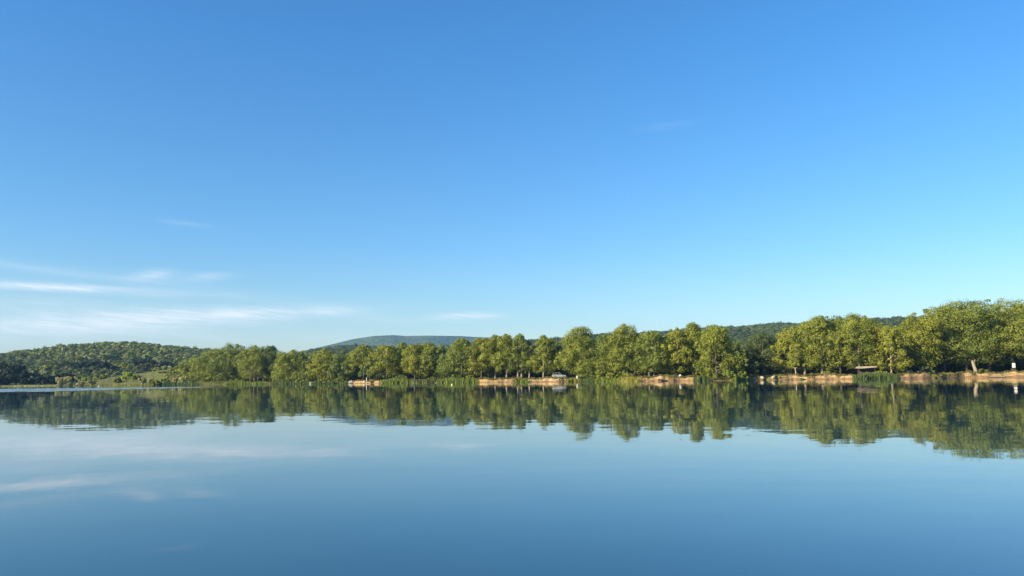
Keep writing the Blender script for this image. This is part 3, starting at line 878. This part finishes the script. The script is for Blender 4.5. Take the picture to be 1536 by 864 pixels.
# ------------------------------------------------------------------ far hillside forests, one mass each
def forest(name, H, r_in, r_out, n, cw, seed, tones, label, nq, leafs, skip=None, amin=None, amax=None):
    rng = np.random.default_rng(seed)
    temps = []
    for k in range(8):
        d = rng.normal(size=(nq, 3)); d[:, 2] = np.abs(d[:, 2]) * 1.1 - .25; d /= np.linalg.norm(d, axis=1, keepdims=True)
        l = 1 + .18 * np.sin(3 * np.arctan2(d[:, 1], d[:, 0]) + k) + .1 * np.sin(7 * d[:, 2] + 2 * k)
        P = d * (.5 * l * rng.uniform(.78, 1.03, nq))[:, None] * np.array([1, 1, .95])
        temps.append(quads(P, d + rng.normal(size=d.shape) * .22, leafs, rng))
    a = rng.uniform(amin if amin is not None else H.a[0], amax if amax is not None else H.a[-1], n)
    r = np.sqrt(rng.uniform(r_in ** 2, r_out ** 2, n))
    X, Y = r * np.sin(a), r * np.cos(a)
    Z = H.z(X, Y)
    keep = Z > 1.0
    if skip is not None: keep &= ~skip(X, Y, rng)
    X, Y, Z = X[keep], Y[keep], Z[keep]
    Vs, Ts = [], []
    # patches of kinds of tree
    kindn = wob(X + 300, Y, 95) + .6 * wob(X, Y + 70, 38) + rng.normal(0, .35, len(X))
    for x, y, z, kn in zip(X, Y, Z, kindn):
        s = cw * rng.uniform(.65, 1.35)
        Vt = temps[rng.integers(8)]
        c, s_ = math.cos(rng.uniform(0, 6.28)), 0
        an = rng.uniform(0, 6.28); c, s_ = math.cos(an), math.sin(an)
        v = np.empty_like(Vt)
        v[:, 0] = (Vt[:, 0] * c - Vt[:, 1] * s_) * s + x; v[:, 1] = (Vt[:, 0] * s_ + Vt[:, 1] * c) * s + y
        v[:, 2] = (Vt[:, 2] * rng.uniform(.5, .95) + .26) * s + z
        Vs.append(v)
        Ts.append(np.full(len(v), np.clip(.45 + .38 * kn + rng.normal(0, .08), 0, 1)))
    V = np.concatenate(Vs); tint = np.concatenate(Ts)
    o = obj(name, foliage_mesh(name, V, tint), color=tones); kind(o, 'stuff')
    o['label'] = label
    return o


def clearing(X, Y, rng):
    # meadow patches low on the left hill
    m = wob(X * 1.0 + 20, Y * 1.6, 48)
    r = np.hypot(X, Y)
    th = np.arctan2(X, Y)
    open_ = sst(th, azim(110), azim(170)) * (1 - sst(r, 640, 860))
    return ((m > .42) & (r < 820)) | (m + .35 * rng.normal(size=len(X)) > .95 - 1.25 * open_)


forest('hillside_forest', HILL_L, 560, 1010, 7200, 6.2, 11, (.122, .148, .05), 'dense mixed forest covering the rounded hill on the left', 70, .3, clearing)
forest('hillside_forest', HILL_R, 900, 1480, 12000, 8, 12, (.08, .108, .032), 'dense green forest covering the long ridge behind the shore trees', 60, .27, None, azim(395), azim(1800))

# ------------------------------------------------------------------ small things on the shore
def spot(px, off, d=None):
    d = d if d else float(r_shore(azim(px))) + off
    b = at(px, 570, d)
    return Vector((b.x, b.y, gz(b.x, b.y)))


def face_cam(p): return -math.atan2(p.x, p.y)


# parked car, seen from its side
pc = spot(838.5, 9)
car = empty('parked_car', pc, 'silver white parked car with dark windows under the trees', 'car', None, face_cam(pc) + R(4))
car.scale = (1.08, 1.08, 1.12)
b = MB()
b.prism([(-2.2, .42), (-2.25, .75), (-2.2, 1.0), (-1.2, 1.05), (.75, 1.02), (1.65, .9), (2.15, .72), (2.2, .42), (1.9, .3), (-1.95, .3)], -.88, .88)
b.build('body', CARP, car, bevel=.06)
b = MB(); b.prism([(-2.08, 1.03), (-1.85, 1.5), (-1.2, 1.6), (.1, 1.58), (.95, 1.03)], -.74, .74); b.build('windows', GLASS, car, bevel=.03)
b = MB(); b.prism([(-1.95, 1.565), (-1.25, 1.68), (.1, 1.66), (.32, 1.56), (.1, 1.585), (-1.2, 1.605), (-1.85, 1.505)], -.77, .77); b.build('roof', CARP, car, bevel=.01)
for sy in (-1, 1):
    b = MB()
    for x0, x1 in ((-2.02, -1.8), (-.98, -.93), (-.02, .03), (.92, .2)):
        b.tube([(x0, sy * .765, 1.03), (x1, sy * .755, 1.58)], [.045, .045], 5)
    b.build('window_pillars', CARP, car)
    b = MB(); b.box((.72, sy * .98, 1.08), (.14, .2, .14)); b.build('mirror', CARP, car, bevel=.03)
    for x in (-.35, -1.3):
        b = MB(); b.box((x, sy * .895, .9), (.22, .03, .04)); b.build('door_handle', METAL, car)
    b = MB(); b.box((2.08, sy * .62, .74), (.2, .36, .13), (0, .3, 0)); b.build('headlight', LAMPW, car, bevel=.02)
    b = MB(); b.box((-2.22, sy * .68, .88), (.08, .3, .2)); b.build('tail_light', LAMPR, car, bevel=.02)
    for x in (-1.35, 1.38):
        b = MB(); b.lathe([(.2, -.11), (.31, -.11), (.335, -.07), (.335, .07), (.31, .11), (.2, .11)], 20, 'Y', (x, sy * .82, .335))
        wh = b.build('wheel', RUBBER, car, smooth=False)
        b = MB(); b.lathe([(.03, -.12), (.2, -.115), (.2, .115), (.03, .12)], 12, 'Y', (x, sy * .82, .335)); b.build('rim', METAL, wh)
b = MB(); b.box((2.2, 0, .42), (.14, 1.7, .2)); b.box((-2.24, 0, .45), (.12, 1.7, .2)); b.build('bumper', RUBBER, car, bevel=.04)

# white litter bin on the bank
p_ = spot(866, 1.6)
bn = empty('litter_bin', p_, 'small white litter bin on the bank right of the car', 'bin', None, face_cam(p_))
b = MB(); b.lathe([(.22, .1), (.25, .12), (.3, .85), (.3, .88)], 14); b.build('body', WHITE, bn)
b = MB(); b.lathe([(.32, .88), (.32, .93), (.2, 1.02), (.02, 1.05)], 14); b.build('lid', WHITE, bn)
b = MB(); b.tube([(0, 0, -.15), (0, 0, .1)], [.06, .06], 8); b.build('post', BARK_D, bn)

# brown bin at the edge of the clearing
p_ = spot(1186.5, 14)
bn = empty('waste_container', p_, 'dark brown square bin by the trees of the clearing', 'bin', None, face_cam(p_))
b = MB(); b.box((0, 0, .62), (.95, .8, 1.0), None, 1.06); b.build('body', WOOD_D, bn, bevel=.03)
b = MB(); b.box((0, 0, 1.17), (1.08, .92, .09)); b.box((0, -.36, 1.23), (.3, .06, .05)); b.build('lid', WOOD_D, bn, bevel=.02)
for x in (-.36, .36):
    for y in (-.3, .3):
        b = MB(); b.box((x, y, .05), (.1, .1, .2)); b.build('leg', WOOD_D, bn)

# white notice board
p_ = spot(1522.5, 8)
sg = empty('notice_board', p_, 'white board on two posts beside the pale trunk at right', 'sign', None, face_cam(p_))
b = MB(); b.box((0, -.05, 1.75), (.74, .05, 1.3)); b.build('panel', WHITE, sg, bevel=.015)
b = MB(); b.box((0, -.05, 2.43), (.82, .1, .06)); b.box((0, -.05, 1.07), (.82, .1, .06)); b.box((-.4, -.05, 1.75), (.06, .1, 1.3)); b.box((.4, -.05, 1.75), (.06, .1, 1.3)); b.build('frame', WHITE, sg)
for x in (-.3, .3):
    b = MB(); b.box((x, .03, 1.1), (.1, .1, 2.7)); b.build('post', BARK_D, sg)

# shelter with a pale roof
p_ = spot(1300.5, 9); p_.z -= .9
sh = empty('picnic_shelter', p_, 'low shelter with a pale sandy roof behind the tall dark reeds', 'shelter', None, face_cam(p_) + R(6))
b = MB()
b.prism([(-2.95, 2.35), (-2.7, 2.95), (2.6, 2.98), (3.0, 2.6), (1.5, 2.5), (-1.8, 2.28)], -1.7, 1.7); b.build('roof', CANVAS, sh, bevel=.05)
for x in (-2.3, 2.3):
    for y in (-1.3, 1.3):
        b = MB(); b.box((x, y, 1.1), (.14, .14, 2.7)); b.build('post', WOOD_D, sh)
b = MB(); b.box((0, 1.45, 1.2), (4.7, .08, 2.3)); b.build('back_wall', WOOD_D, sh)
b = MB(); b.box((0, .9, .45), (4.0, .4, .07)); b.box((-1.6, .9, .2), (.1, .35, .45)); b.box((1.6, .9, .2), (.1, .35, .45)); b.build('bench', WOOD_D, sh)


# fishing platforms
def platform(px, off, wpx, ytop, label, seed, mat=WOOD_D):
    d = float(r_shore(azim(px))) + off; p = at(px, 570, d); p.z = 0
    L = wpx / FPX * d
    top = max(ztop(px, ytop, d), .35)
    o = empty('fishing_platform', p, label, 'platform', 'fishing platforms', face_cam(p))
    b = MB()
    for k in range(9):
        b.box((-L / 2 + (k + .5) * L / 9, 0, top - .03), (L / 9 * .88, 1.5, .06))
    b.build('deck', mat, o)
    b = MB(); b.box((0, -.6, top - .2), (L, .09, .26)); b.box((0, .6, top - .2), (L, .09, .26)); b.build('beams', WOOD_D, o)
    for x in (-L / 2 + .12, L / 2 - .12):
        for y in (-.55, .55):
            b = MB(); b.tube([(x, y, -.8), (x, y, top + .12)], [.08, .07], 8); b.build('post', WOOD_D, o)
    return o


platform(556, -.2, 9, 571.6, 'small dark jetty at the waterline of the sandy beach', 1)
pl = platform(992, -.3, 9, 568.6, 'dark reddish wooden platform below the sandy point', 2, RED)
platform(1493, -.4, 22, 565.2, 'pale plank landing at the foot of the right sandy bank', 3, WOOD_P)

# two dark mooring posts
for px, lab in ((839.5, 'dark thick mooring post in the bank below the car, left one of two'), (843.8, 'dark short mooring post in the bank below the car, right one of two')):
    d = float(r_shore(azim(px))) - .2; p = at(px, 570, d); p.z = 0
    b = MB(); b.lathe([(.2, -.6), (.2, .75), (.17, .95), (.1, 1.0)], 10)
    tag(b.build('mooring_post', WOOD_D, None, loc=p), lab, 'post', 'mooring posts')

# white post on the beach
p_ = spot(550, 4)
b = MB(); b.lathe([(.17, -.2), (.17, 1.35), (.2, 1.36), (.2, 1.45), (.1, 1.5)], 12)
tag(b.build('marker_post', WHITE, None, loc=p_), 'white marker post on the sandy beach before the small dark tree', 'post')


# boulders and stones
def rock(px, wpx, hpx, off, label, mat, seed, d=None):
    import bmesh
    rng = np.random.default_rng(500 + seed)
    p = spot(px, off); d = math.hypot(p.x, p.y); p.z = max(p.z, 0) - .1
    w_, h = wpx / FPX * d, hpx / FPX * d
    bm = bmesh.new(); bmesh.ops.create_icosphere(bm, subdivisions=3, radius=1)
    ph = rng.uniform(0, 6, 6)
    planes = [(Vector(q).normalized(), rng.uniform(.6, .9)) for q in rng.normal(size=(14, 3))]
    for v in bm.verts:
        c = v.co
        n_ = .16 * math.sin(2.3 * c.x + ph[0] + 2 * c.z) + .12 * math.sin(3.7 * c.y + ph[1]) + .08 * math.sin(6 * c.z + 4 * c.x + ph[2]) + rng.normal(0, .015)
        c = c * (1 + n_)
        for pn, po in planes:
            k = c.dot(pn) - po
            if k > 0: c = c - pn * k
        v.co = c
        v.co.x *= w_ / 2; v.co.y *= w_ / 2 * .8; v.co.z = (v.co.z * .62 + .38) * h
    me = bpy.data.meshes.new('boulder'); bm.to_mesh(me); bm.free(); me.materials.append(mat)
    return tag(obj('boulder', me, None, p), label, 'rock', 'boulders at the water edge')


rock(527, 11, 4.5, .2, 'large grey boulder at the left end of the sandy beach', STONE, 1)
rock(546.5, 6, 4, .2, 'pale boulder before the white post on the beach', STONE_P, 2)
rock(467, 8, 3.5, 0, 'pale flat stone at the water under the round broad tree', STONE_P, 3)
rock(572, 5, 3, 3, 'small pale stone lying high on the sandy beach', STONE_P, 4)
rock(877, 3.5, 4, -.3, 'small grey stone among the tall reeds right of the bin', STONE, 5)
rock(1132, 5, 3.5, .3, 'pale stone block at the left start of the orange bank', STONE_P, 6)
rock(1143, 7, 4.5, .4, 'large pale stone block in the left part of the orange bank', STONE_P, 7)
rock(1160, 5, 3.5, .6, 'small pale stone among reed tufts of the orange bank', STONE_P, 8)
rock(794, 4, 3.5, .3, 'small pale stone where the middle sandy bank is split', STONE_P, 9)


# white bundles lying under trees
def bundle(px, off, label, seed):
    import bmesh
    rng = np.random.default_rng(800 + seed)
    p = spot(px, off)
    bm = bmesh.new(); bmesh.ops.create_icosphere(bm, subdivisions=3, radius=.42)
    ph = rng.uniform(0, 6, 3)
    for v in bm.verts:
        c = v.co.normalized(); a = math.atan2(c.y, c.x)
        k = 1 + .1 * math.sin(7 * a + ph[0]) * (1 - abs(c.z)) + .08 * math.sin(5 * c.z + 3 * a + ph[1])
        t = max(0, c.z - .45)
        v.co = Vector((c.x * k * (1 - t * 1.2), c.y * k * (1 - t * 1.2), c.z * 1.1 + t * .5)) * .42
        v.co.z += .36
    me = bpy.data.meshes.new('white_sack'); bm.to_mesh(me); bm.free(); me.materials.append(WHITE)
    return tag(obj('white_sack', me, None, p), label, 'sack', 'white sacks on the bank')


bundle(1020.5, 6, 'small white sack on the grass above the sandy point', 1)
bundle(1379, 7.5, 'small white sack under the full yellowish tree', 2)

# broken tree stump, Y-shaped, and the thick broken trunk
p_ = spot(1194.5, 6)
b = MB(); b.tube([(.05, 0, -.2), (-.02, 0, .8), (-.15, 0, 1.6), (-.2, .05, 2.3)], [.26, .2, .18, .16], 9)
b.tube([(-.18, 0, 1.75), (.1, 0, 2.1), (.38, .05, 2.35)], [.14, .12, .1], 7); b.tube([(-.2, 0, 1.9), (-.5, 0, 2.2), (-.72, 0, 2.35)], [.12, .1, .08], 7)
tag(b.build('tree_stump', BARK, None, loc=p_, smooth=True), 'short pale forked tree stump on the bank of the clearing', 'stump')
p_ = spot(1464, 3.2)
b = MB(); b.tube([(.25, 0, -.3), (.1, 0, 1), (-.35, 0, 2.6), (-.62, 0, 3.6), (-.7, .1, 4.1)], [.66, .52, .46, .4, .28], 11)
b.tube([(-.45, 0, 3.0), (.1, .1, 3.7), (.3, .1, 4.5)], [.25, .2, .12], 7)
tag(b.build('broken_trunk', BARK, None, loc=p_, smooth=True), 'thick pale leaning broken trunk above the right sandy bank', 'trunk')


# floats on the lake
def floatb(px, py, d, rad, mat, label):
    p = at(px, py, d); p.z = 0
    o = empty('mooring_float', p, label, 'float', 'floats on the lake')
    b = MB(); b.lathe([(rad * math.cos(t), rad * math.sin(t) + rad * .45) for t in np.linspace(-1.5, 1.5, 11)], 16); b.build('ball', mat, o, smooth=True)
    b = MB(); b.lathe([(rad * .16, rad * 1.38), (rad * .16, rad * 1.75), (rad * .05, rad * 1.8)], 8); b.build('eye', RUBBER, o)


floatb(148, 580.6, 330, .27, WHITE, 'white float on the water before the grassy left slope')
floatb(678, 578.6, 165, .17, YEL, 'tiny cream float on the water before the long reed bed')

# egret standing beside the small pale shrub
p_ = spot(115.5, 1.0)
b = MB()
b.tube([(-.55, 0, .75), (-.3, 0, .85), (0, 0, .95), (.2, 0, 1.08), (.3, 0, 1.3), (.24, 0, 1.5), (.34, 0, 1.64), (.46, 0, 1.64)], [.03, .14, .2, .12, .06, .05, .075, .03], 9)
bd = b.build('egret', FEATH, None, loc=p_, smooth=True, rotz=.3)
tag(bd, 'small white egret standing right of the arched pale shrubs', 'bird')
b = MB(); b.tube([(.45, 0, 1.64), (.68, 0, 1.6)], [.025, .008], 6); b.build('beak', BEAK, bd)
for y in (-.06, .06):
    b = MB(); b.tube([(0, y, .82), (-.05, y, .4), (0, y, 0), (.1, y, -.02)], [.025, .018, .018, .012], 6); b.build('leg', BEAK, bd)

# ------------------------------------------------------------------ air
hm, nt, out = new_mat('haze_air')
pv = N(nt, 'VolumePrincipled'); pv.inputs['Color'].default_value = (.30, .58, 1, 1); pv.inputs['Density'].default_value = .00008
pv.inputs['Anisotropy'].default_value = .1
nt.links.new(pv.outputs[0], out.inputs['Volume'])
b = MB(); b.box((0, 0, 190), (11400, 11400, 400))
hz = b.build('haze', hm); kind(hz, 'stuff'); hz['label'] = 'thin blue summer haze in the air over the lake'

# ------------------------------------------------------------------ sky and sun
SUN_AZ, SUN_EL = -122.0, 23.0
wd = bpy.data.worlds.new('World'); SC.world = wd; wd.use_nodes = True
nt = wd.node_tree
bg = nt.nodes['Background']
sk = N(nt, 'TexSky', sky_type='NISHITA', sun_disc=False)
sk.sun_elevation = R(SUN_EL); sk.sun_rotation = R(SUN_AZ)
sk.altitude = 200; sk.air_density = 1.0; sk.dust_density = .6; sk.ozone_density = 2.5
hsv = N(nt, 'HueSaturation'); hsv.inputs['Saturation'].default_value = 1.15; hsv.inputs['Value'].default_value = 1.0
nt.links.new(sk.outputs[0], hsv.inputs['Color'])
# thin cirrus, by direction
tc = N(nt, 'TexCoord'); sp = N(nt, 'SeparateXYZ'); nt.links.new(tc.outputs['Generated'], sp.inputs[0])
az = math_n(nt, 'ARCTAN2', sp.outputs[0], sp.outputs[1]); el = math_n(nt, 'ARCSINE', sp.outputs[2])
cv = N(nt, 'CombineXYZ'); nt.links.new(az, cv.inputs[0]); nt.links.new(math_n(nt, 'MULTIPLY_ADD', az, 1.1, math_n(nt, 'MULTIPLY', el, 13)), cv.inputs[1])
cn = noise(nt, 6, 8, cv.outputs[0], .68); cn2 = noise(nt, 30, 5, cv.outputs[0], .6)
WISPS = [  # photo x, y, half width, half height, strength, tilt (px per px)
    (10, 429, 75, 5, .75, -.03), (130, 434, 150, 7, .32, .04), (90, 408, 130, 9, .18, .12), (232, 412, 22, 7, .42, -.15), (312, 415, 26, 6, .36, -.1),
    (240, 477, 140, 15, .62, -.07), (400, 470, 110, 9, .5, -.06), (486, 469, 30, 5, .3, -.05), (110, 488, 120, 14, .35, -.03), (560, 478, 60, 7, .22, .05),
    (695, 475, 42, 5, 1.0, 0.0), (275, 335, 26, 4, .16, .08), (1000, 189, 36, 5, .07, -.05), (60, 460, 130, 20, .25, .04), (320, 505, 260, 14, .16, 0), (0, 500, 120, 18, .2, 0),
]
tot = None
for px, py, hw, hh, amp_, tilt in WISPS:
    amp_ *= .8
    v = ray(px, py).normalized(); a0 = math.atan2(v.x, v.y); e0 = math.asin(v.z)
    k = 1 / FPX / math.cos(a0)
    da = math_n(nt, 'MULTIPLY', math_n(nt, 'SUBTRACT', az, a0), math.cos(a0) ** 2 * FPX)   # photo pixels
    de = math_n(nt, 'MULTIPLY', math_n(nt, 'SUBTRACT', el, e0), FPX / math.cos(a0))
    de = math_n(nt, 'MULTIPLY_ADD', da, tilt - .0105, de)
    x2 = math_n(nt, 'POWER', math_n(nt, 'MULTIPLY', da, 1 / hw), 2.0); y2 = math_n(nt, 'POWER', math_n(nt, 'ABSOLUTE', math_n(nt, 'MULTIPLY', de, 1 / hh)), 2.0)
    g = math_n(nt, 'MULTIPLY', math_n(nt, 'EXPONENT', math_n(nt, 'MULTIPLY', math_n(nt, 'ADD', x2, y2), -1.0)), amp_)
    tot = g if tot is None else math_n(nt, 'ADD', tot, g)
mr = N(nt, 'MapRange'); nt.links.new(cn.outputs['Fac'], mr.inputs[0]); mr.inputs['From Min'].default_value = .34; mr.inputs['From Max'].default_value = .66; mr.inputs['To Min'].default_value = .3; mr.inputs['To Max'].default_value = 1.45
f = math_n(nt, 'MULTIPLY', tot, mr.outputs[0])
f = math_n(nt, 'MULTIPLY', f, math_n(nt, 'MULTIPLY_ADD', cn2.outputs['Fac'], 1.8, .1))
f = math_n(nt, 'MINIMUM', f, .9)
CLOUD = (4.9, 5.05, 5.1)
up = N(nt, 'MapRange'); nt.links.new(el, up.inputs[0]); up.inputs['From Min'].default_value = .03; up.inputs['From Max'].default_value = .42
deep = ramp(nt, up.outputs[0], [(0, (.78, .76, .70)), (.36, (.56, .77, .87)), (1, (.43, .80, .99))])
blue = mixc(nt, 1.0, hsv.outputs[0], deep, 'MULTIPLY')
skc = mixc(nt, f, blue, CLOUD)
nt.links.new(skc, bg.inputs['Color']); bg.inputs['Strength'].default_value = .1
sd_ = bpy.data.lights.new('sun', 'SUN'); sd_.energy = 4.9; sd_.angle = R(.5); sd_.color = (1, .88, .64)
so = link(bpy.data.objects.new('sun', sd_))
dirv = Vector((math.sin(R(SUN_AZ)) * math.cos(R(SUN_EL)), math.cos(R(SUN_AZ)) * math.cos(R(SUN_EL)), math.sin(R(SUN_EL))))
so.rotation_euler = dirv.to_track_quat('Z', 'Y').to_euler(); so.location = (-60, -30, 60)

# ------------------------------------------------------------------ render settings
SC.render.engine = 'CYCLES'
SC.view_settings.view_transform = 'Standard'; SC.view_settings.look = 'None'
SC.view_settings.gamma = 1.0; SC.view_settings.use_curve_mapping = False
SC.view_settings.exposure = 1.15
cy = SC.cycles
cy.max_bounces = 6; cy.diffuse_bounces = 2; cy.glossy_bounces = 3; cy.transmission_bounces = 2; cy.volume_bounces = 0
cy.use_denoising = True
cy.caustics_reflective = False; cy.caustics_refractive = False
print('woodland', nb, 'objects', len(SC.objects))
